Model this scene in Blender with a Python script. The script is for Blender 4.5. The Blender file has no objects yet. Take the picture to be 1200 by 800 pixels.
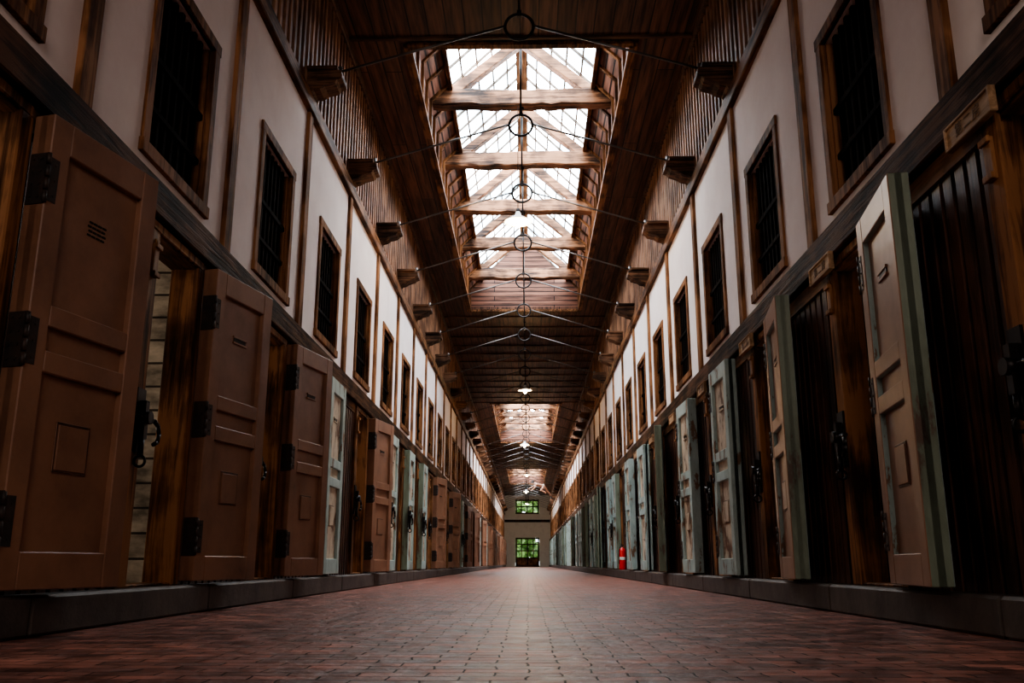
import bpy, bmesh, math, random
from mathutils import Vector, Matrix
random.seed(7)
scene = bpy.context.scene
COL = scene.collection
try: scene.view_settings.look='AgX - Medium High Contrast'
except Exception as ex: print(ex)

# ------------------------------------------------------------------ helpers
def link(o):
    COL.objects.link(o); return o

class MB:
    def __init__(s):
        s.v=[]; s.f=[]; s.m=[]; s.sm=[]
    def box(s,x0,x1,y0,y1,z0,z1,m=0,M=None):
        b=len(s.v)
        for z in (z0,z1):
            for y in (y0,y1):
                for x in (x0,x1):
                    p=Vector((x,y,z))
                    s.v.append(M@p if M else p)
        for q in ((0,2,3,1),(4,5,7,6),(0,1,5,4),(2,6,7,3),(0,4,6,2),(1,3,7,5)):
            s.f.append([b+i for i in q]); s.m.append(m); s.sm.append(False)
    def beam(s,a,b,w,h,m=0):
        a=Vector(a); b=Vector(b); d=(b-a); L=d.length; d.normalize()
        up=Vector((0,0,1)) if abs(d.z)<.95 else Vector((0,1,0))
        x=d.cross(up).normalized(); u=x.cross(d).normalized()
        M=Matrix((( x.x,d.x,u.x,a.x),(x.y,d.y,u.y,a.y),(x.z,d.z,u.z,a.z),(0,0,0,1)))
        s.box(-w/2,w/2,0,L,-h/2,h/2,m,M)
    def cyl(s,a,b,r,m=0,n=10,r2=None,cap=True):
        a=Vector(a); b=Vector(b); d=(b-a).normalized(); r2=r if r2 is None else r2
        up=Vector((0,0,1)) if abs(d.z)<.95 else Vector((1,0,0))
        x=d.cross(up).normalized(); u=x.cross(d).normalized()
        i0=len(s.v)
        for c,rr in ((a,r),(b,r2)):
            for i in range(n):
                t=2*math.pi*i/n
                s.v.append(c+x*rr*math.cos(t)+u*rr*math.sin(t))
        for i in range(n):
            j=(i+1)%n
            s.f.append([i0+i,i0+j,i0+n+j,i0+n+i]); s.m.append(m); s.sm.append(True)
        if cap:
            s.f.append([i0+i for i in range(n)][::-1]); s.m.append(m); s.sm.append(False)
            s.f.append([i0+n+i for i in range(n)]); s.m.append(m); s.sm.append(False)
    def lathe(s,prof,m=0,n=20,o=(0,0,0)):
        o=Vector(o); i0=len(s.v); k=len(prof)
        for r,z in prof:
            for i in range(n):
                t=2*math.pi*i/n
                s.v.append(o+Vector((r*math.cos(t),r*math.sin(t),z)))
        for a in range(k-1):
            for i in range(n):
                j=(i+1)%n
                s.f.append([i0+a*n+i,i0+a*n+j,i0+(a+1)*n+j,i0+(a+1)*n+i]); s.m.append(m); s.sm.append(True)
    def torus(s,c,R,r,axis='Y',m=0,n=28,k=8):
        c=Vector(c); i0=len(s.v)
        for i in range(n):
            t=2*math.pi*i/n
            for j in range(k):
                q=2*math.pi*j/k
                rr=R+r*math.cos(q); h=r*math.sin(q)
                if axis=='Y': p=Vector((rr*math.cos(t),h,rr*math.sin(t)))
                else: p=Vector((rr*math.cos(t),rr*math.sin(t),h))
                s.v.append(c+p)
        for i in range(n):
            for j in range(k):
                a=i0+i*k+j; b=i0+i*k+(j+1)%k; c2=i0+((i+1)%n)*k+(j+1)%k; d=i0+((i+1)%n)*k+j
                s.f.append([a,b,c2,d]); s.m.append(m); s.sm.append(True)
    def prism(s,prof,y0,y1,m=0,M=None):
        i0=len(s.v); n=len(prof)
        for y in (y0,y1):
            for x,z in prof:
                p=Vector((x,y,z)); s.v.append(M@p if M else p)
        for i in range(n):
            j=(i+1)%n
            s.f.append([i0+i,i0+j,i0+n+j,i0+n+i]); s.m.append(m); s.sm.append(False)
        s.f.append([i0+i for i in range(n)][::-1]); s.m.append(m); s.sm.append(False)
        s.f.append([i0+n+i for i in range(n)]); s.m.append(m); s.sm.append(False)
    def quad(s,a,b,c,d,m=0):
        i0=len(s.v); s.v+= [Vector(a),Vector(b),Vector(c),Vector(d)]
        s.f.append([i0,i0+1,i0+2,i0+3]); s.m.append(m); s.sm.append(False)
    def mesh(s,name,mats,bevel=0):
        me=bpy.data.meshes.new(name)
        me.from_pydata([tuple(v) for v in s.v],[],s.f)
        for mt in mats: me.materials.append(mt)
        for p,mi,sm in zip(me.polygons,s.m,s.sm):
            p.material_index=mi; p.use_smooth=sm
        bm=bmesh.new(); bm.from_mesh(me)
        bmesh.ops.recalc_face_normals(bm,faces=bm.faces)
        if bevel:
            ed=[e for e in bm.edges if len(e.link_faces)==2 and e.calc_face_angle(0)>1.0]
            bmesh.ops.bevel(bm,geom=ed,offset=bevel,segments=1,affect='EDGES',clamp_overlap=True)
        bm.to_mesh(me); bm.free(); me.update()
        return me
    def obj(s,name,mats,bevel=0,parent=None):
        o=bpy.data.objects.new(name,s.mesh(name,mats,bevel)); link(o)
        if parent: o.parent=parent
        return o

def inst(name,me,parent=None,loc=(0,0,0),rot=(0,0,0)):
    o=bpy.data.objects.new(name,me); link(o); o.location=loc; o.rotation_euler=rot
    if parent: o.parent=parent
    return o
def empty(name,loc=(0,0,0),rot=(0,0,0)):
    o=bpy.data.objects.new(name,None); link(o); o.location=loc; o.rotation_euler=rot
    o.empty_display_size=.1; return o
def tag(o,label,cat,group=None,kind=None):
    o['label']=label; o['category']=cat
    if group: o['group']=group
    if kind: o['kind']=kind
    return o
def struct(o,label,cat,group=None): return tag(o,label,cat,group,'structure')

# ------------------------------------------------------------------ materials
def newmat(name):
    m=bpy.data.materials.new(name); m.use_nodes=True
    nt=m.node_tree; b=nt.nodes['Principled BSDF']; return m,nt,b
def N(nt,t,**k):
    n=nt.nodes.new(t)
    for a,v in k.items(): setattr(n,a,v)
    return n
def ramp(nt,pts):
    r=N(nt,'ShaderNodeValToRGB'); e=r.color_ramp.elements
    while len(e)<len(pts): e.new(.5)
    for el,(p,c) in zip(e,pts):
        el.position=p; el.color=(*c,1)
    return r
def coords(nt,rand=True):
    tc=N(nt,'ShaderNodeTexCoord')
    if not rand: return tc.outputs['Object']
    oi=N(nt,'ShaderNodeObjectInfo'); mu=N(nt,'ShaderNodeMath',operation='MULTIPLY'); mu.inputs[1].default_value=37
    nt.links.new(oi.outputs['Random'],mu.inputs[0])
    ad=N(nt,'ShaderNodeVectorMath',operation='ADD')
    nt.links.new(tc.outputs['Object'],ad.inputs[0]); nt.links.new(mu.outputs[0],ad.inputs[1])
    return ad.outputs[0]
def wood(name,c1,c2,axis='Z',rough=.6,rand=True,bump=.35,spec=.3,cs=22):
    m,nt,b=newmat(name); L=nt.links.new
    co=coords(nt,rand); mp=N(nt,'ShaderNodeMapping')
    sc=[cs,cs,cs]; sc['XYZ'.index(axis)]=1.3
    mp.inputs['Scale'].default_value=sc
    L(co,mp.inputs['Vector'])
    n1=N(nt,'ShaderNodeTexNoise'); n1.inputs['Scale'].default_value=1; n1.inputs['Detail'].default_value=7; n1.inputs['Roughness'].default_value=.65; n1.inputs['Distortion'].default_value=.6
    L(mp.outputs[0],n1.inputs['Vector'])
    n2=N(nt,'ShaderNodeTexNoise'); n2.inputs['Scale'].default_value=2.6; n2.inputs['Detail'].default_value=4
    L(co,n2.inputs['Vector'])
    mx=N(nt,'ShaderNodeMath',operation='ADD'); 
    h=N(nt,'ShaderNodeMath',operation='MULTIPLY'); h.inputs[1].default_value=.8
    L(n2.outputs[0],h.inputs[0]); L(n1.outputs[0],mx.inputs[0]); L(h.outputs[0],mx.inputs[1])
    mid=tuple(a*.6+d*.4 for a,d in zip(c1,c2))
    r=ramp(nt,[(.74,c1),(.90,mid),(1.0,c2)])
    L(mx.outputs[0],r.inputs[0]); L(r.outputs[0],b.inputs['Base Color'])
    b.inputs['Roughness'].default_value=rough; b.inputs['Specular IOR Level'].default_value=spec
    bp=N(nt,'ShaderNodeBump'); bp.inputs['Strength'].default_value=bump; bp.inputs['Distance'].default_value=.01
    L(n1.outputs[0],bp.inputs['Height']); L(bp.outputs[0],b.inputs['Normal'])
    return m
def planks(name,c1,c2,gap,la,ca,width,length,rough=.6,bump=.4,mort=.007,gr=(1.2,20,20),lohi=(.3,1.4)):
    m,nt,b=newmat(name); L=nt.links.new
    co=coords(nt,False); sp=N(nt,'ShaderNodeSeparateXYZ'); L(co,sp.inputs[0])
    cb=N(nt,'ShaderNodeCombineXYZ'); L(sp.outputs['XYZ'.index(la)],cb.inputs[0]); L(sp.outputs['XYZ'.index(ca)],cb.inputs[1])
    br=N(nt,'ShaderNodeTexBrick'); br.inputs['Scale'].default_value=1
    br.inputs['Brick Width'].default_value=length; br.inputs['Row Height'].default_value=width
    br.inputs['Mortar Size'].default_value=mort; br.inputs['Mortar Smooth'].default_value=.1
    br.inputs['Color1'].default_value=(*c1,1); br.inputs['Color2'].default_value=(*c2,1); br.inputs['Mortar'].default_value=(*gap,1)
    L(cb.outputs[0],br.inputs['Vector'])
    mp=N(nt,'ShaderNodeMapping'); mp.inputs['Scale'].default_value=gr; L(cb.outputs[0],mp.inputs['Vector'])
    n1=N(nt,'ShaderNodeTexNoise'); n1.inputs['Scale'].default_value=1; n1.inputs['Detail'].default_value=8; n1.inputs['Roughness'].default_value=.6
    L(mp.outputs[0],n1.inputs['Vector'])
    r=ramp(nt,[(.36,(lohi[0],)*3),(.62,(lohi[1],)*3)]); L(n1.outputs[0],r.inputs[0])
    mx=N(nt,'ShaderNodeMix',data_type='RGBA',blend_type='MULTIPLY'); mx.inputs['Factor'].default_value=1
    L(br.outputs['Color'],mx.inputs['A']); L(r.outputs[0],mx.inputs['B']); L(mx.outputs['Result'],b.inputs['Base Color'])
    b.inputs['Roughness'].default_value=rough; b.inputs['Specular IOR Level'].default_value=.25
    bp=N(nt,'ShaderNodeBump'); bp.inputs['Strength'].default_value=bump; bp.inputs['Distance'].default_value=.01; bp.invert=True
    L(br.outputs['Fac'],bp.inputs['Height']); L(bp.outputs[0],b.inputs['Normal'])
    return m
def paint(name,c,c2,rough=.45,scale=3,lo=.5,hi=.75,bump=.1,c3=None,str_=1,w=.04):
    m,nt,b=newmat(name); L=nt.links.new
    co=coords(nt,True)
    mp=N(nt,'ShaderNodeMapping'); mp.inputs['Scale'].default_value=(1,1,str_); L(co,mp.inputs['Vector'])
    n1=N(nt,'ShaderNodeTexNoise'); n1.inputs['Scale'].default_value=scale; n1.inputs['Detail'].default_value=10; n1.inputs['Roughness'].default_value=.65
    L(mp.outputs[0],n1.inputs['Vector'])
    r=ramp(nt,[(lo,c),(hi,c2)]+([(min(1,hi+w),c3)] if c3 else [])); L(n1.outputs[0],r.inputs[0]); L(r.outputs[0],b.inputs['Base Color'])
    b.inputs['Roughness'].default_value=rough
    bp=N(nt,'ShaderNodeBump'); bp.inputs['Strength'].default_value=bump; bp.inputs['Distance'].default_value=.01
    L(n1.outputs[0],bp.inputs['Height']); L(bp.outputs[0],b.inputs['Normal'])
    return m
def plain(name,c,rough=.5,metal=0,emit=None,es=0):
    m,nt,b=newmat(name); b.inputs['Base Color'].default_value=(*c,1); b.inputs['Roughness'].default_value=rough; b.inputs['Metallic'].default_value=metal
    n1=N(nt,'ShaderNodeTexNoise'); n1.inputs['Scale'].default_value=25
    bp=N(nt,'ShaderNodeBump'); bp.inputs['Strength'].default_value=.05; nt.links.new(n1.outputs[0],bp.inputs['Height']); nt.links.new(bp.outputs[0],b.inputs['Normal'])
    if emit:
        b.inputs['Emission Color'].default_value=(*emit,1); b.inputs['Emission Strength'].default_value=es
    return m

M_beam = wood('dark_beam_wood',(.008,.004,.0025),(.105,.050,.028),'Y',rough=.6,spec=.04,bump=1.0,cs=30)
M_frame= wood('brown_frame_wood',(.030,.012,.005),(.29,.135,.060),'Z',rough=.5,spec=.08)
M_post = wood('wall_post_wood',(.06,.025,.011),(.34,.17,.085),'Z',rough=.6,spec=.03)
M_winf = wood('window_frame_wood',(.05,.021,.010),(.29,.14,.068),'Z',rough=.6,spec=.03)
M_frameY=wood('brown_rail_wood',(.030,.012,.005),(.24,.112,.052),'Y',rough=.55,spec=.08)
M_frameX=wood('brown_cross_beam_wood',(.014,.006,.004),(.37,.18,.095),'X',rough=.5,bump=1,spec=.25)
M_corb = wood('dark_corbel_wood',(.016,.008,.005),(.19,.098,.056),'X',rough=.6,bump=.6,spec=.12)
M_slat = wood('dark_slat_wood',(.016,.0075,.005),(.105,.048,.030),'Z',rough=.38)
M_bar  = wood('dark_window_bar_wood',(.003,.002,.0015),(.011,.007,.005),'Z',rough=.8,spec=.02)
M_glz  = wood('glazing_bar_wood',(.06,.045,.035),(.20,.16,.13),'X',rough=.6,spec=.15)
M_clere= wood('clerestory_board_wood',(.028,.013,.008),(.15,.074,.042),'Z',rough=.6,rand=False,spec=.2)
M_clereb=wood('clerestory_batten_wood',(.09,.045,.026),(.34,.18,.105),'Z',rough=.55,rand=False,spec=.2)
M_ceil = planks('ceiling_planks',(.125,.058,.034),(.060,.028,.017),(.006,.003,.002),'Y','X',.19,3.6)
M_joist= wood('joist_wood',(.03,.014,.008),(.13,.065,.038),'X',rough=.6,spec=.2)
M_well = planks('skylight_boards',(.33,.165,.115),(.155,.070,.048),(.012,.006,.005),'Y','Z',.085,2.4,mort=.01)
M_gable= planks('skylight_gable_boards',(.22,.10,.066),(.12,.054,.036),(.012,.006,.005),'X','Z',.10,1.3,mort=.01)
M_plast= paint('white_lime_plaster',(.90,.82,.795),(.79,.69,.665),rough=.85,scale=2.2,lo=.4,hi=.8,bump=.15)
M_tan  = paint('grey_beige_plaster',(.72,.66,.57),(.62,.56,.48),rough=.85)
M_brown= paint('brown_door_paint',(.31,.160,.097),(.195,.098,.060),rough=.38,scale=3.2,lo=.38,hi=.66,bump=.12,c3=(.15,.08,.05))
M_pale = paint('weathered_pale_green_paint',(.40,.52,.50),(.28,.38,.36),rough=.5,scale=7,lo=.40,hi=.57,c3=(.15,.085,.045),bump=.15,str_=.4,w=.03)
M_edge = paint('green_door_edge_paint',(.20,.25,.18),(.13,.16,.11),rough=.5,scale=6,lo=.40,hi=.58,c3=(.09,.05,.03),bump=.15,str_=.3)
M_beige= paint('worn_beige_panel_paint',(.62,.53,.40),(.40,.32,.23),rough=.55,scale=7,lo=.42,hi=.55,c3=(.15,.08,.045),bump=.15,str_=.5,w=.03)
M_iron = plain('black_iron',(.014,.012,.012),.42,.6)
M_rust = paint('rusty_dark_iron',(.018,.015,.014),(.050,.026,.017),rough=.55,scale=18,lo=.4,hi=.7,bump=.3)
M_steel= plain('grey_iron_rod',(.12,.11,.105),.38,.8)
M_stone= paint('dark_stone_plinth',(.095,.075,.065),(.035,.028,.025),rough=.6,scale=5,lo=.35,hi=.7,bump=.7)
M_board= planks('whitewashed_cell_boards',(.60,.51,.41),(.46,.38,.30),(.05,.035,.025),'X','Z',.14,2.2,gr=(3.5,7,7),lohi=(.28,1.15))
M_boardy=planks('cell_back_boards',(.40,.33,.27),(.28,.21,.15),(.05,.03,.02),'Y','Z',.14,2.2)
M_plaq = wood('pale_plaque_wood',(.20,.12,.065),(.48,.31,.18),'Y',rough=.6,spec=.15)
M_tagw = wood('orange_tag_wood',(.16,.07,.025),(.38,.18,.07),'Z',rough=.6)
M_ink  = plain('faded_ink',(.13,.08,.05),.8)
M_red  = plain('red_enamel',(.70,.02,.02),.3)
M_white= plain('white_label',(.75,.75,.72),.5)
M_shade= plain('white_enamel_shade',(.75,.76,.72),.35)
M_bulb = plain('warm_bulb',(1,.9,.7),.3,0,(1,.74,.42),90)
M_skin = paint('mannequin_skin',(.42,.21,.13),(.34,.16,.10),rough=.55)
M_cloth= plain('white_loincloth',(.5,.48,.44),.8)
M_hair = plain('short_black_hair',(.02,.015,.012),.7)
M_leaf = paint('green_foliage',(.04,.10,.02),(.26,.38,.11),rough=.6,scale=3,lo=.38,hi=.62)
M_bark = wood('tree_bark',(.05,.035,.02),(.14,.10,.07),'Z',rough=.9)
M_grass= paint('lawn_grass',(.08,.15,.04),(.14,.22,.06),rough=.9,scale=5)

def glass(name,es):
    m,nt,b=newmat(name)
    b.inputs['Base Color'].default_value=(.8,.85,.9,1)
    tc=N(nt,'ShaderNodeTexCoord'); gn=N(nt,'ShaderNodeTexNoise'); gn.inputs['Scale'].default_value=1.1; gn.inputs['Detail'].default_value=6
    nt.links.new(tc.outputs['Object'],gn.inputs['Vector'])
    gr=ramp(nt,[(.36,(.13,.17,.20)),(.52,(.55,.62,.68)),(.62,(1,1,1))]); nt.links.new(gn.outputs[0],gr.inputs[0]); nt.links.new(gr.outputs[0],b.inputs['Emission Color'])
    b.inputs['Emission Strength'].default_value=es  # mottled daylight put into the panes as emission; no sky shines through
    return m
M_glass=glass('daylight_glow_glass',30); M_glass2=glass('brighter_daylight_glow_glass',55)  # second one glows stronger to brighten the farther skylights

# brick floor
M_floor,nt,b=newmat('red_brick_paving'); L=nt.links.new
co=coords(nt,False)
wob=N(nt,'ShaderNodeTexNoise'); wob.inputs['Scale'].default_value=5; wob.inputs['Detail'].default_value=4; L(co,wob.inputs['Vector'])
wm=N(nt,'ShaderNodeVectorMath',operation='SCALE'); wm.inputs['Scale'].default_value=.045; L(wob.outputs['Color'],wm.inputs[0])
wa=N(nt,'ShaderNodeVectorMath',operation='ADD'); L(co,wa.inputs[0]); L(wm.outputs[0],wa.inputs[1])
br=N(nt,'ShaderNodeTexBrick'); br.inputs['Scale'].default_value=1; br.inputs['Brick Width'].default_value=.16; br.inputs['Row Height'].default_value=.072
br.inputs['Mortar Size'].default_value=.0032; br.inputs['Mortar Smooth'].default_value=.4; br.inputs['Bias'].default_value=-.1
br.inputs['Color1'].default_value=(.32,.130,.100,1); br.inputs['Color2'].default_value=(.095,.042,.036,1); br.inputs['Mortar'].default_value=(.014,.007,.006,1)
L(wa.outputs[0],br.inputs['Vector'])
n1=N(nt,'ShaderNodeTexNoise'); n1.inputs['Scale'].default_value=8; n1.inputs['Detail'].default_value=9; n1.inputs['Roughness'].default_value=.6; L(co,n1.inputs['Vector'])
r=ramp(nt,[(.32,(.32,.32,.32)),(.68,(1.6,1.5,1.42))]); L(n1.outputs[0],r.inputs[0])
mx=N(nt,'ShaderNodeMix',data_type='RGBA',blend_type='MULTIPLY'); mx.inputs['Factor'].default_value=1
L(br.outputs['Color'],mx.inputs['A']); L(r.outputs[0],mx.inputs['B']); L(mx.outputs['Result'],b.inputs['Base Color'])
rr=ramp(nt,[(.3,(.28,)*3),(.7,(.55,)*3)]); L(n1.outputs[0],rr.inputs[0]); L(rr.outputs[0],b.inputs['Roughness'])
sm=N(nt,'ShaderNodeMapRange'); sm.inputs['To Min'].default_value=.5; sm.inputs['To Max'].default_value=.05; L(br.outputs['Fac'],sm.inputs['Value']); L(sm.outputs[0],b.inputs['Specular IOR Level'])
b1=N(nt,'ShaderNodeBump'); b1.invert=True; b1.inputs['Strength'].default_value=.8; b1.inputs['Distance'].default_value=.012; L(br.outputs['Fac'],b1.inputs['Height'])
b2=N(nt,'ShaderNodeBump'); b2.inputs['Strength'].default_value=.8; b2.inputs['Distance'].default_value=.022; L(n1.outputs[0],b2.inputs['Height']); L(b1.outputs[0],b2.inputs['Normal']); L(b2.outputs[0],b.inputs['Normal'])

# ------------------------------------------------------------------ dimensions
KEN=1.82; HW=1.82; Y0=-4.0; Y1=73.0
ZP=.145; ZB0=1.93; ZB1=2.11; ZT0=4.02; ZT1=4.16; ZC=5.60
HL=[3.04+KEN*k for k in range(38)]
HR=[2.42+KEN*k for k in range(38)]
PY=[3.38+KEN*k for k in range(38)]
TY=[6.98+KEN*k for k in range(36)]
WY=[4.41+KEN*k-KEN for k in range(38)]
SKY=[(8.45+21.84*i,18.7+21.84*i) for i in range(3)]
XE=1.19; ZEAVE=6.06; ZR=7.25; XG=.95
OA,OB=.62,.07
WT=.125

# ------------------------------------------------------------------ shell
m=MB(); m.box(-HW-.1,HW+.1,Y0,Y1+.2,-.1,0)
struct(m.obj('floor',[M_floor]),'worn red-brown brick paving of the corridor','floor')

m=MB()
solid=[(Y0,SKY[0][0]),(SKY[0][1],SKY[1][0]),(SKY[1][1],SKY[2][0]),(SKY[2][1],Y1+.2)]
for a,c in solid: m.box(-HW-.05,HW+.05,a,c,ZC,ZC+.06)
for a,c in SKY:
    for s in (-1,1): m.box(min(s*XE,s*(HW+.05)),max(s*XE,s*(HW+.05)),a,c,ZC,ZC+.06)
y=Y0+.5
while y<Y1:
    insk=any(a-.05<y<c+.05 for a,c in SKY)
    if not insk: m.box(-HW,HW,y-.02,y+.02,ZC-.025,ZC,1)
    y+=.91
struct(m.obj('ceiling',[M_ceil,M_joist]),'dark brown plank ceiling with thin cross battens','ceiling')

def lower_wall(side,hinges,name):
    s=1 if side<0 else -1
    ops=sorted([(h-OA,h-OB) if s>0 else (h+OB,h+OA) for h in hinges])
    m=MB()
    def bx(d0,d1,y0,y1,z0,z1,mi):
        xa,xb=side*(HW+d0),side*(HW+d1); m.box(min(xa,xb),max(xa,xb),y0,y1,z0,z1,mi)
    segs=[]; y=Y0
    for a,c in ops: segs.append((y,a)); y=c
    segs.append((y,Y1))
    for a,c in segs:
        bx(.07,WT,a,c,0,ZB0+.05,2)
        n=max(1,int((c-a)/.105)); st=(c-a)/n
        for i in range(n):
            yy=a+(i+.5)*st
            bx(.0,.07,yy-.036,yy+.036,ZP,ZB0,0)
        bx(-.012,.03,a,c,1.835,ZB0,1)
    for a,c in ops: 
        bx(-.012,WT,a,c,1.86,ZB0+.05,1); bx(0,WT,a,c,0,ZP-.005,1)
    o=m.obj(name,[M_slat,M_frameY,M_bar])
    return struct(o,'dark vertical wooden slats along the cell fronts','wall')
lower_wall(-1,HL,'wall_left_lower'); lower_wall(1,HR,'wall_right_lower')

for side,nm in ((-1,'left'),(1,'right')):
    def X(m,d0,d1,y0,y1,z0,z1,mi=0):
        xa,xb=side*(HW+d0),side*(HW+d1); m.box(min(xa,xb),max(xa,xb),y0,y1,z0,z1,mi)
    m=MB(); wz0,wz1,ww=2.27,3.25,.38
    y=Y0
    X(m,0,.12,Y0,Y1,ZB1-.1,wz0); X(m,0,.12,Y0,Y1,wz1,ZT0+.1)
    for c in WY:
        X(m,0,.12,y,c-ww,wz0,wz1); y=c+ww
    X(m,0,.12,y,Y1,wz0,wz1)
    struct(m.obj('wall_%s'%nm,[M_plast]),'white lime-plastered upper wall above the cells','wall')
    m=MB(); X(m,.03,.12,Y0,Y1,ZT1-.05,ZC+.05,0)
    y=Y0+.1
    while y<Y1:
        X(m,-.005,.03,y-.028,y+.028,ZT1,ZC,1); y+=.14
    struct(m.obj('wall_%s_clerestory'%nm,[M_clere,M_clereb]),'brown boarded high wall with close vertical battens','wall')
    m=MB(); X(m,2.3,2.4,Y0,Y1,0,4.3,0)
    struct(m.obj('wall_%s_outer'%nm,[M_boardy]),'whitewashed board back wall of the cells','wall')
    m=MB(); X(m,.12,2.4,Y0,Y1,4.2,4.3,0); X(m,WT,2.3,Y0,Y1,2.05,2.12,0)
    struct(m.obj('ceiling_%s_cells'%nm,[M_slat]),'dark board ceiling over the cells','ceiling')
    m=MB(); X(m,WT,2.3,Y0,Y1,0,ZP,0)
    struct(m.obj('floor_%s_cells'%nm,[M_slat]),'dark board floor of the cells','floor')
    m=MB()
    y=Y0; 
    while y<Y1-.01:
        y2=min(Y1,y+1.82); X(m,-.12,WT,y+.003,y2-.003,0,ZP,0); y=y2
    struct(m.obj('baseboard_%s'%nm,[M_stone],bevel=.012),'low dark stone plinth running under the cell doors','plinth')
tn=1
for side,nm in ((-1,'left'),(1,'right')):
    for (d0,d1,z0,z1,mt,lb) in ((-.06,.1,ZB0,ZB1,M_beam,'heavy dark timber beam above the cell doors'),
                             (-.05,.05,ZT0,ZT1,M_frameY,'brown timber rail on top of the plaster'),
                             (-.03,.03,ZC-.10,ZC,M_joist,'dark timber cornice under the ceiling')):
        m=MB(); xa,xb=side*(HW+d0),side*(HW+d1); m.box(min(xa,xb),max(xa,xb),Y0,Y1,z0,z1)
        struct(m.obj('trim_%d'%tn,[mt],bevel=.008),lb,'beam'); tn+=1
m=MB(); m.box(-.02,.03,-.06,.06,0,ZT0-ZB1); me_post=m.mesh('post',[M_post],.004)
for side in (-1,1):
    for y in PY:
        o=inst('trim_%d'%tn,me_post,None,(side*HW,y,ZB1),(0,0,0 if side<0 else math.pi)); tn+=1
        struct(o,'brown timber post standing on the plaster wall','post','timber posts on the plaster walls')
for side in (-1,1):
    for i,h in enumerate((HL if side<0 else HR)[:12]):
        y=h+.30 if side<0 else h-.30
        m=MB(); xa,xb=side*(HW+WT),side*(HW+2.3); m.box(min(xa,xb),max(xa,xb),y-.04,y+.04,ZP,2.05)
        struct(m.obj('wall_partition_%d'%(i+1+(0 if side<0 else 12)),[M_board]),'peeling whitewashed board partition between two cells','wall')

m=MB()
for a in ((-HW-.1,-.95,0,ZC+.05),(.95,HW+.1,0,ZC+.05),(-.95,.95,2.25,4.1),(-.95,.95,5.25,ZC+.05)):
    m.box(a[0],a[1],Y1,Y1+.2,a[2],a[3])
m.box(-HW,HW,Y1-.08,Y1,3.45,3.65,1)
struct(m.obj('wall_end',[M_tan,M_beam]),'grey-beige plastered end wall with a dark cross beam','wall')
m=MB(); m.box(-HW-.1,HW+.1,Y0-.1,Y0,0,ZC+.05); struct(m.obj('wall_back',[M_plast]),'plastered closing wall of the corridor','wall')

def sash(name,w,h,cols,rows,z,label,cat,bar=.06,solid=0):
    m=MB()
    m.box(-w/2,-w/2+.12,-.06,.06,0,h); m.box(w/2-.12,w/2,-.06,.06,0,h); m.box(-w/2,w/2,-.06,.06,h-.12,h); m.box(-w/2,w/2,-.06,.06,0,.12)
    if solid:
        m.box(-w/2,w/2,-.04,.04,0,solid); m.box(-w/2+.15,-.09,-.05,-.04,.15,solid-.08,1); m.box(.09,w/2-.15,-.05,-.04,.15,solid-.08,1)
    for i in range(1,cols): 
        x=-w/2+w*i/cols; m.box(x-bar/2,x+bar/2,-.03,.03,0,h)
    for j in range(1,rows):
        zz=solid+(h-solid)*j/rows; m.box(-w/2,w/2,-.025,.025,zz-bar/2,zz+bar/2)
    o=m.obj(name,[M_beam,M_frame]); o.location=(0,Y1+.08,z); struct(o,label,cat); return o
sash('door_%d'%(len(HL)+len(HR)+1),1.88,2.24,4,3,0.001,'glazed double door opening onto green trees','door',.08,.72)
sash('window_%d'%(len(WY)*2+1),1.88,1.14,4,2,4.105,'small-paned window high in the end wall','window',.09)

# ------------------------------------------------------------------ barred windows
fz0,fz1=2.20,3.32; 
m=MB()
ow,iw=.45,.375
m.box(-.02,.016,-ow,-iw,0,1.12); m.box(-.02,.016,iw,ow,0,1.12)
m.box(-.02,.018,-ow-.01,ow+.01,1.12-.07,1.12); m.box(-.02,.026,-ow-.01,ow+.01,0,.07)
m.box(-.12,-.02,-iw-.005,-iw+.015,.07,1.05); m.box(-.12,-.02,iw-.015,iw+.005,.07,1.05)
me_wf=m.mesh('window_frame',[M_winf],.003)
m=MB()
for i in range(7):
    y=-iw+2*iw*(i+1)/8; m.box(-.07,-.035,y-.018,y+.018,.07,1.05)
m.box(-.075,-.025,-iw,iw,.58,.62); m.box(-.075,-.025,-iw,iw,.3,.335)
me_wb=m.mesh('window_bars',[M_bar],.004)
wn=1
for side in (-1,1):
    for y in WY:
        o=inst('window_%d'%wn,me_wf,None,(side*HW,y,fz0),(0,0,0 if side<0 else math.pi)); wn+=1
        struct(o,'brown timber window with dark vertical bars in plaster','window','barred windows along the upper walls')
        inst('window_bars',me_wb,o)

# ------------------------------------------------------------------ cell doors
LW,LH,LT=.635,1.73,.045
m=MB()
core=.018
m.box(0,LW,-core,core,0,LH,0)
for x0,x1 in ((0,.10),(LW-.10,LW)): m.box(x0,x1,-LT,LT,0,LH,0)
for z0,z1 in ((0,.13),(.76,.84),(.93,1.01),(LH-.13,LH)): m.box(.10,LW-.10,-LT+.001,LT-.001,z0,z1,0)
me_leaf=m.mesh('door_leaf',[M_brown,M_pale,M_beige,M_edge],.004)
for p in me_leaf.polygons:
    p.material_index = 0 if p.normal.y<-.3 else 1
    if abs(p.normal.y)<.3 and (p.center.x<.01 or p.center.x>LW-.01): p.material_index=3
    if p.center.y<0 and abs(p.normal.y)<.3 and .01<p.center.x<LW-.01 and .01<p.center.z<LH-.01: p.material_index=0
    if p.normal.y>.9 and abs(p.center.y-core)<.002: p.material_index=2
me_leafb=me_leaf.copy(); me_leafb.name='door_leaf_all_brown'
for p in me_leafb.polygons: p.material_index=0
me_leafp=me_leaf.copy(); me_leafp.name='door_leaf_all_pale'
for p in me_leafp.polygons:
    if p.material_index==0: p.material_index=2 if (p.normal.y<-.9 and abs(p.center.y+core)<.002) else 1
    if p.material_index==3: p.material_index=1
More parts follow.
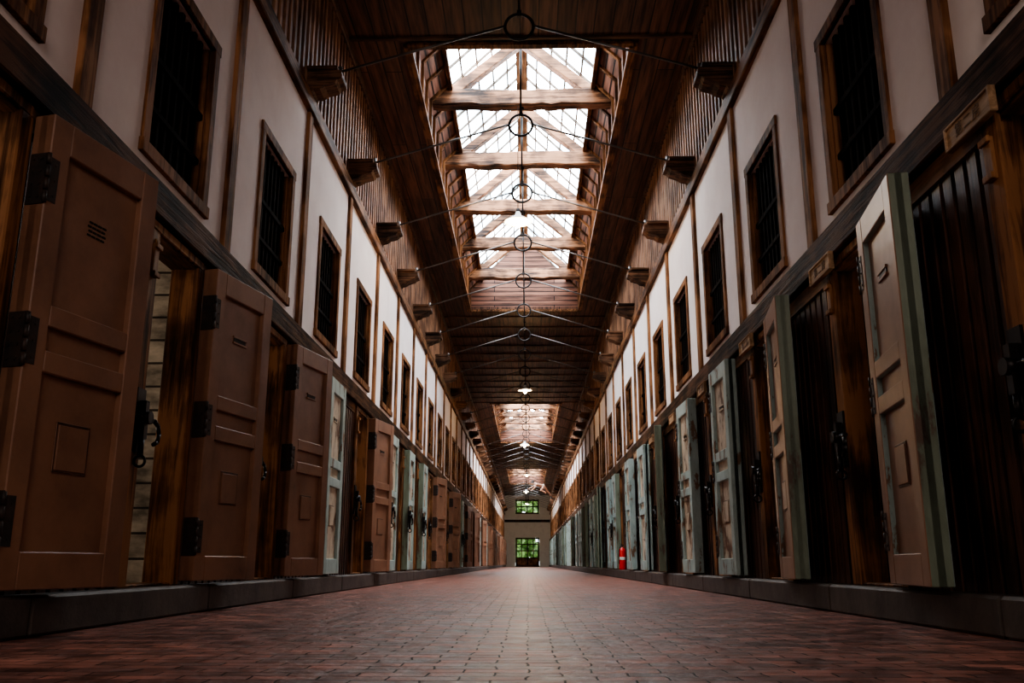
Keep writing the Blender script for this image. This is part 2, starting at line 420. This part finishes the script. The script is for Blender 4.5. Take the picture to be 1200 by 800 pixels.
def vent(mt,slot):
    m=MB()
    for s in (-1,1):
        y=s*core
        def yb(a,c): return (min(y+s*a,y+s*c),max(y+s*a,y+s*c))
        a,c=yb(0,.004)
        if slot:
            m.box(.255,.385,a,c,1.36,1.385,1)
            a,c=yb(0,.010); m.box(.245,.395,a,c,1.385,1.395,0); m.box(.245,.395,a,c,1.35,1.36,0)
        else:
            for r_ in range(4):
                for q in range(4):
                    xx=.265+q*.026+(r_%2)*.006; zz=1.345+r_*.018
                    m.box(xx,xx+.019,a,c,zz,zz+.007,1)
    return m.mesh('vent_grille',[mt,M_iron])
def hatch(mt):
    m=MB()
    for s in (-1,1):
        y=s*core
        a,c=(min(y,y+s*.005),max(y,y+s*.005)); 
        for q in ((.225,.405,.412,.420),(.225,.405,.590,.600),(.225,.233,.412,.60),(.397,.405,.412,.60)): m.box(q[0],q[1],a,c,q[2],q[3],1)
        a,c=(min(y,y+s*.009),max(y,y+s*.009)); m.box(.235,.395,a,c,.422,.588,0)
    return m.mesh('food_hatch',[mt,M_slat],.002)
ventG,ventB,ventP,hatchB,hatchP=vent(M_brown,False),vent(M_brown,True),vent(M_beige,True),hatch(M_brown),hatch(M_beige)
m=MB()
m.box(-.005,.0,-LT,LT-.01,-.10,.10); m.box(-.003,.05,-LT-.003,-LT+.002,-.085,.085)
for z in (-.075,-.025,.025,.075): m.cyl((-.004,-LT-.001,z-.021),(-.004,-LT-.001,z+.021),.009)
for z in (-.07,-.02,.03,.08):
    m.cyl((-.009,-.015,z),(-.005,-.015,z),.007,n=6); m.cyl((-.009,.02,z),(-.005,.02,z),.007,n=6)
for z in (-.06,.0,.06): m.cyl((.034,-LT-.007,z),(.034,-LT-.002,z),.006,n=6)
me_hinge=m.mesh('hinge',[M_rust])
m=MB()
m.box(-WT,.035,-.09,-.005,0,1.73); m.box(-WT,.03,-.74,-.62,0,1.73); 
m.box(-WT,.03,-.74,-.005,1.73,1.78)
m.box(-WT,.02,-.62,-.07,0,.015)
me_dframe=m.mesh('door_frame',[M_frame],.006)
m=MB()
m.box(.03,.042,-.725,-.635,.62,.92)
m.box(.042,.075,-.70,-.66,.68,.86); m.cyl((.06,-.74,.78),(.06,-.56,.78),.012)
m.cyl((.042,-.68,.78),(.095,-.68,.78),.032,n=14)
pts=[(.07,-.58,.78),(.075,-.545,.76),(.08,-.535,.72),(.08,-.55,.68),(.075,-.58,.665)]
for a,c in zip(pts,pts[1:]): m.cyl(a,c,.011,n=8)
m.cyl((.06,-.68,.60),(.06,-.68,.68),.014); m.torus((.06,-.68,.575),.025,.007,'Y')
me_latch=m.mesh('latch',[M_iron],0)
closedL={3,5,6,7,9,11,12,14,16,17,19,20,22,23,25,26,28,29,31,32,34}
closedR={8,11,14,18,21,26,30}
brownR={0,1,2,5,10,13,17,22,27,31}
dn=1
for side in (-1,1):
    for k,h in enumerate(HL if side<0 else HR):
        closed = k in (closedL if side<0 else closedR)
        pale = (side>0 and k not in brownR and not closed)
        base=empty('door_%d'%dn,(side*HW,h,ZP),(0,0,0 if side<0 else math.pi)); dn+=1
        if closed: struct(base,'closed cell door in weathered pale green paint, timber frame','door','cell doors along the corridor')
        elif pale: struct(base,'open cell door, peeling pale green with beige panels','door','cell doors along the corridor')
        else: struct(base,'open brown panelled cell door with iron hinges','door','cell doors along the corridor')
        inst('door_frame',me_dframe,base)
        ang=(13 if side<0 else 8)+ (0 if k<3 else random.uniform(-3,5))
        if pale: ang=-1+random.uniform(-.7,.7)
        rot=math.radians(-90) if closed else math.radians(90-ang)
        lm=me_leafp if pale else (me_leafb if (side<0 and not closed) else me_leaf)
        leaf=inst('door_leaf',lm,base,(.085 if closed else (.098 if pale else .07),0,.02),(0,0,rot))
        if k<14:
            pl=closed or pale
            inst('vent_grille',ventP if pl else (ventG if k==0 else ventB),leaf); inst('food_hatch',hatchP if pl else hatchB,leaf)
            if not closed or k>3: inst('latch',me_latch,base,(0 if not closed else .10,0,0))
            if not closed:
                for z in (.23,.86,1.47): inst('hinge',me_hinge,leaf,(0,0,z))

m=MB(); m.box(0,.016,-.028,.028,-.085,.085); m.cyl((.004,0,.085),(.004,0,.115),.005,n=6); m.box(.016,.03,-.035,.035,.06,.085); m.box(.016,.03,-.035,.035,-.085,-.06)
me_tag=m.mesh('wooden_tag',[M_tagw],.003)
for side in (-1,1):
    for k,h in enumerate((HL if side<0 else HR)[:13]):
        y=h-.68 if side<0 else h+.68
        if y<2.5: continue
        o=inst('name_tag',me_tag,None,(side*(HW-.0295),y,1.71),(0,0,0 if side<0 else math.pi))
        tag(o,'small upright wooden name tag beside a cell door','name tag','name tags beside the cell doors')
m=MB(); m.box(0,.022,-.17,.17,-.05,.05,0)
for a in ((-.17,.17,.04,.052),(-.17,.17,-.052,-.04)): m.box(0,.03,a[0],a[1],a[2],a[3],0)
m.box(0,.03,-.18,-.165,-.052,.052,0); m.box(0,.03,.165,.18,-.052,.052,0)
me_plq=m.mesh('plaque',[M_plaq],.003)
cu=bpy.data.curves.new('lettering_curve','FONT'); cu.body='第二房'; cu.size=.06; cu.align_x='CENTER'; cu.align_y='CENTER'; cu.extrude=.001; cu.space_character=1.3
t=bpy.data.objects.new('lettering_tmp',cu); link(t)
bpy.context.view_layer.update()
me_txt=bpy.data.meshes.new_from_object(t.evaluated_get(bpy.context.evaluated_depsgraph_get())); me_txt.materials.clear(); me_txt.materials.append(M_ink)
bpy.data.objects.remove(t); bpy.data.curves.remove(cu)
for k in range(12):
    y=3.1+KEN*k
    o=inst('cell_plaque',me_plq,None,(HW-.0595,y+(.04 if k==0 else 0),1.89),(0,0,math.pi))
    tag(o,'pale wooden cell plaque with faded lettering under the beam','sign','wooden plaques above the cells')
    if k<4:
        inst('lettering',me_txt.copy(),o,(.0235,0,0),(math.pi/2,0,math.pi/2))

# ------------------------------------------------------------------ corbels & tie rods
prof=[(0,0),(.0,.20),(.30,.20),(.31,.13),(.27,.115),(.25,.085),(.20,.07),(.16,.06),(.12,.03),(.07,.02),(.05,0)]
m=MB(); m.prism(prof,-.11,.11); m.box(0,.27,-.13,.13,.20,.235)
me_corb=m.mesh('corbel',[M_corb],.005)
zc=ZT1+.001
for side in (-1,1):
    for y in TY:
        o=inst('corbel',me_corb,None,(side*(HW+.004),y,zc),(0,0,0 if side<0 else math.pi))
        tag(o,'carved brown timber corbel on the wall rail','corbel','timber corbels carrying the tie rods')
ZRG=4.83
me_rods=[]
for s in (-1,1):
    m=MB(); m.cyl((s*1.56,0,zc+.245),(s*.125,0,ZRG+.01),.011,n=8)
    m.cyl((s*1.56,0,zc+.22),(s*1.56,0,zc+.29),.022,n=8)
    me_rods.append(m.mesh('tie_rod',[M_steel]))
m=MB(); m.torus((0,0,ZRG),.125,.014,'Y'); m.box(-.02,.02,-.015,.015,ZRG+.10,ZRG+.16); me_ring=m.mesh('ring',[M_iron])
def king(z1):
    m=MB(); m.cyl((0,0,ZRG+.12),(0,0,z1),.011,n=8); m.cyl((0,0,z1-.03),(0,0,z1),.03,n=8); return m.mesh('king_rod',[M_iron])
mk1,mk2=king(ZC-.001),king(6.03)
for y in TY:
    insk=any(a<y<c for a,c in SKY)
    e=empty('tie_rod_truss',(0,y,ZRG)); tag(e,'black iron tie rods meeting at a central ring','tie rod','iron tie rods across the corridor')
    for me in me_rods: inst('tie_rod',me,e,(0,0,-ZRG))
    inst('ring',me_ring,e,(0,0,-ZRG)); inst('king_rod',mk2 if insk else mk1,e,(0,0,-ZRG))

# ------------------------------------------------------------------ skylights
for i,(a,c) in enumerate(SKY):
    e=empty('skylight',(0,(a+c)/2,ZC)); tag(e,'long gabled roof skylight with timber-lined well','skylight','roof skylights')
    def P(mb,name,mats,bv=0):
        o=mb.obj(name,mats,bv,e); o.location=(0,-(a+c)/2,-ZC); return o
    m=MB()
    for s in (-1,1):
        m.box(min(s*XE,s*(XE+.05)),max(s*XE,s*(XE+.05)),a,c,ZC,ZEAVE+.02,0)
        m.prism([(s*XE,ZEAVE),(s*(XE+.05),ZEAVE+.03),(s*XG,ZR-XG+.03),(s*XG,ZR-XG)],a,c,0)
        y=a+.2
        while y<c:
            m.beam((s*(XE-.012),y,ZC),(s*(XE-.012),y,ZEAVE),.05,.03,1)
            m.beam((s*(XE-.01),y,ZEAVE-.01),(s*(XG),y,ZR-XG-.02),.05,.03,1); y+=.455
    P(m,'well_lining',[M_well,M_frame])
    for y0,y1 in ((a-.05,a),(c,c+.05)):
        m=MB()
        m.prism([(-XE-.05,ZC+.06),(XE+.05,ZC+.06),(XE+.05,ZEAVE),(0,ZR+.05),(-XE-.05,ZEAVE)],y0,y1)
        P(m,'gable_end',[M_gable])
    for s in (-1,1):
        m=MB()
        m.quad((s*XG,a,ZR-XG+.02),(s*XG,c,ZR-XG+.02),(0,c,ZR+.02),(0,a,ZR+.02))
        P(m,'glass_pane',[M_glass if i==0 else M_glass2])
    m=MB()
    n=24
    for s in (-1,1):
        for j in range(n+1):
            y=a+(c-a)*j/n; m.beam((s*XG,y,ZR-XG-.0),(0,y,ZR),.026,.03)
        for t in (.22,.42,.62,.82):
            m.beam((s*XG*t,a,ZR-XG*t),(s*XG*t,c,ZR-XG*t),.024,.028)
    P(m,'glazing_bars',[M_glz])
    m=MB(); m.box(-.08,.08,a,c,ZR-.28,ZR-.09); P(m,'ridge_beam',[M_frameY])
    m=MB()
    for s in (-1,1):
        m.box(min(s*(XG-.0),s*(XG-.05)),max(s*(XG-.0),s*(XG-.05)),a,c,ZR-XG-.07,ZR-XG+.0)
        m.box(min(s*(XE-.04),s*(XE+.05)),max(s*(XE-.04),s*(XE+.05)),a,c,ZC-.05,ZC)
    m.box(-XE,XE,a-.05,a+.03,ZC-.05,ZC+.0); m.box(-XE,XE,c-.03,c+.05,ZC-.05,ZC)
    P(m,'opening_trim',[M_frameY])
def hewn(L,w,h,seed):
    rnd=random.Random(seed); m=MB(); n=18
    sec=[(-w/2,0),(-w/2+.02,-.015),(w/2-.02,-.015),(w/2,0),(w/2,h-.02),(w/2-.02,h),(-w/2+.02,h),(-w/2,h-.02)]
    for i in range(n+1):
        x=-L+2*L*i/n; dz=rnd.uniform(-.012,.012); 
        for (yy,zz) in sec: m.v.append(Vector((x,yy+rnd.uniform(-.008,.008),6.045+zz+dz+rnd.uniform(-.006,.006))))
    k=len(sec)
    for i in range(n):
        for j in range(k):
            j2=(j+1)%k; m.f.append([i*k+j,i*k+j2,(i+1)*k+j2,(i+1)*k+j]); m.m.append(0); m.sm.append(False)
    m.f.append(list(range(k))[::-1]); m.m.append(0); m.sm.append(False)
    m.f.append([n*k+j for j in range(k)]); m.m.append(0); m.sm.append(False)
    return m.mesh('cross_beam',[M_frameX])
me_tbs=[hewn(XE-.03,.19,.21,s) for s in range(4)]
me_rf=[]
for s in (-1,1):
    m=MB(); m.beam((s*1.07,0,6.10),(s*.0,0,7.0),.13,.13); me_rf.append(m.mesh('rafter',[M_frameX],.008))
for i,y in enumerate(TY):
    if any(a<y<c for a,c in SKY):
        e=empty('roof_truss',(0,y,6.03)); tag(e,'reddish timber cross beam with sloping rafters under glass','roof truss','timber trusses in the skylights')
        inst('cross_beam',me_tbs[i%4],e,(0,0,-6.03))
        for me in me_rf: inst('rafter',me,e,(0,0,-6.03))

# ------------------------------------------------------------------ pendant lamps
m=MB(); m.lathe([(.02,.13),(.03,.12),(.045,.07),(.17,.0),(.175,-.012),(.165,-.005),(.04,.06),(.0,.065)]); me_sh=m.mesh('lamp_shade',[M_shade])
m=MB(); m.lathe([(.0,-.085),(.025,-.075),(.036,-.045),(.03,-.01),(.018,.03),(.0,.04)],n=16); me_bu=m.mesh('bulb',[M_bulb])
def cord(h):
    m=MB(); m.cyl((0,0,.12),(0,0,h),.006,n=6); m.cyl((0,0,.10),(0,0,.17),.022,n=10); return m.mesh('lamp_cord',[M_iron])
for i in range(6):
    y=10.62+10.92*i; z=4.42
    insk=any(a<y<c for a,c in SKY)
    e=empty('pendant_lamp',(-.05 if insk else 0,y+(-.07 if insk else .3),z)); tag(e,'white enamel pendant lamp with glowing bulb','lamp','pendant lamps along the corridor')
    inst('lamp_shade',me_sh,e); inst('bulb',me_bu,e); inst('lamp_cord',cord((6.035 if insk else ZC)-z),e)
    ld=bpy.data.lights.new('bulb_light','POINT'); ld.energy=45 if i<5 else 160; ld.color=(1,.66,.34) if i<5 else (1,.87,.70); ld.shadow_soft_size=.05
    lo=bpy.data.objects.new('bulb_light',ld); link(lo); lo.parent=e; lo.location=(0,0,-.14)

# ------------------------------------------------------------------ fire extinguisher
e=empty('fire_extinguisher',(HW-.066,16.6,ZP)); tag(e,'red fire extinguisher with white label on the plinth','fire extinguisher')
m=MB(); m.lathe([(.0,0),(.060,0),(.062,.02),(.062,.32),(.05,.365),(.02,.38),(.02,.395),(0,.395)]); m.obj('cylinder_body',[M_red],0,e)
m=MB(); m.lathe([(.0625,.17),(.063,.171),(.063,.22),(.0625,.221)]); m.obj('label_band',[M_white],0,e)
m=MB(); m.cyl((0,0,.39),(0,0,.42),.016); m.beam((-.05,0,.43),(.03,0,.425),.018,.008); m.beam((-.05,0,.46),(.03,0,.43),.018,.008); m.obj('valve_handle',[M_iron],0,e)
m=MB()
pts=[(-.02,0,.41),(-.045,-.02,.39),(-.062,-.03,.32),(-.064,-.03,.2),(-.064,-.03,.1)]
for p,q in zip(pts,pts[1:]): m.cyl(p,q,.007,n=8)
m.obj('hose',[M_iron],0,e)

# ------------------------------------------------------------------ climbing mannequin on the tie rods
ty=TY[27]
def skin_fig(name,verts,edges,radii,mat,root=0):
    me=bpy.data.meshes.new(name); me.from_pydata(verts,edges,[]); me.materials.append(mat)
    o=bpy.data.objects.new(name,me); link(o)
    md=o.modifiers.new('skin','SKIN')
    for v,r in zip(me.skin_vertices[0].data,radii): v.radius=(r,r)
    me.skin_vertices[0].data[root].use_root=True
    md.use_smooth_shade=True
    s=o.modifiers.new('sub','SUBSURF'); s.levels=1; s.render_levels=1
    return o
V=[(1.05,0,.42),(.82,0,.50),(.60,0,.56),(.50,0,.60),(.38,-.02,.66),
   (.62,-.17,.56),(.50,-.24,.32),(.32,-.20,.17),(.24,-.19,.15),
   (.60,.17,.56),(.38,.24,.42),(.14,.16,.30),(.06,.14,.25),
   (1.08,-.10,.40),(.86,-.22,.16),(1.22,-.18,.02),(1.12,-.19,-.03),
   (1.10,.10,.40),(1.30,.16,.10),(1.50,.12,-.08),(1.42,.13,-.13)]
E=[(0,1),(1,2),(2,3),(3,4),(2,5),(5,6),(6,7),(7,8),(2,9),(9,10),(10,11),(11,12),(0,13),(13,14),(14,15),(15,16),(0,17),(17,18),(18,19),(19,20)]
R=[.13,.115,.14,.055,.10,.06,.045,.032,.035,.06,.045,.032,.035,.09,.065,.04,.035,.09,.065,.04,.035]
fig=skin_fig('person',V,E,R,M_skin)
fig.location=(-.02,ty,4.47); tag(fig,'near-naked climbing man figure crawling along the tie rods','person')
m=MB(); m.lathe([(.0,.125),(.06,.115),(.10,.06),(.108,0),(.10,-.03)],n=14); h=m.obj('hair',[M_hair],0,fig); h.location=(.38,-.02,.68)
m=MB(); m.lathe([(.125,-.10),(.145,0),(.125,.08)],n=16); cl=m.obj('loincloth',[M_cloth],0,fig); cl.location=(1.04,0,.42); cl.rotation_euler=(0,math.radians(70),0)

# ------------------------------------------------------------------ outdoors beyond the end door
m=MB(); m.box(-30,30,Y1+.21,Y1+60,-.2,-.05); struct(m.obj('ground_lawn',[M_grass]),'green lawn outside the end door','ground')
for (x,y,hh) in ((-1.9,Y1+9,7.5),(1.9,Y1+10,8),(-5.6,Y1+12,8),(5.6,Y1+12,8.5),(0,Y1+15,9.5)):
    e=empty('tree',(x,y,-.05)); tag(e,'leafy green tree on the lawn outside','tree','trees outside')
    m=MB(); m.cyl((0,0,0),(0,0,hh*.6),.16,n=10,r2=.08); m.obj('trunk',[M_bark],0,e)
    bm=bmesh.new()
    for j in range(70):
        t=random.uniform(0,6.28); rr=1.35*math.sqrt(random.random()); z=random.uniform(.10,1.0)*hh
        mt=Matrix.Translation((rr*math.cos(t),rr*math.sin(t),z))
        r0=bmesh.ops.create_icosphere(bm,subdivisions=2,radius=random.uniform(.35,.7),matrix=mt)
        for v in r0['verts']: v.co+=Vector((random.uniform(-.14,.14),random.uniform(-.14,.14),random.uniform(-.14,.14)))
    me=bpy.data.meshes.new('foliage'); bm.to_mesh(me); bm.free(); me.materials.append(M_leaf)
    inst('foliage',me,e)

# ------------------------------------------------------------------ lights
w=bpy.data.worlds.new('World'); scene.world=w; w.use_nodes=True
bg=w.node_tree.nodes['Background']; bg.inputs[0].default_value=(.85,.92,1.0,1); bg.inputs[1].default_value=5
def area(name,loc,rot,sx,sy,en,col):
    ld=bpy.data.lights.new(name,'AREA'); ld.shape='RECTANGLE'; ld.size=sx; ld.size_y=sy; ld.energy=en; ld.color=col
    o=bpy.data.objects.new(name,ld); link(o); o.location=loc; o.rotation_euler=rot; return o
area('camera_fill_light',(0,Y0+.3,3.9),(math.radians(88),0,0),2.6,2.6,125,(1,.86,.78))  # added fill behind the camera for the near walls, no rotunda modelled
for side in (-1,1):
    for h in (HL if side<0 else HR)[:8]:
        y=h-.5 if side<0 else h+.5
        area('cell_fill_light',(side*(HW+2.2),y,1.5),(0,math.radians(90 if side>0 else -90),0),.5,.5,22 if side<0 else 12,(1,.86,.70))  # added light inside the near cells; the back wall has no window

# ------------------------------------------------------------------ camera
cd=bpy.data.cameras.new('camera'); cam=bpy.data.objects.new('camera',cd); link(cam)
F=1050.0; cd.sensor_width=36; cd.lens=F/1200*36; cd.clip_end=500
cam.location=(.06,0,.255)
p=math.atan(260/F); yaw=math.atan(19/F*math.cos(p))
cam.rotation_euler=(math.pi/2+p,0,yaw)
scene.camera=cam
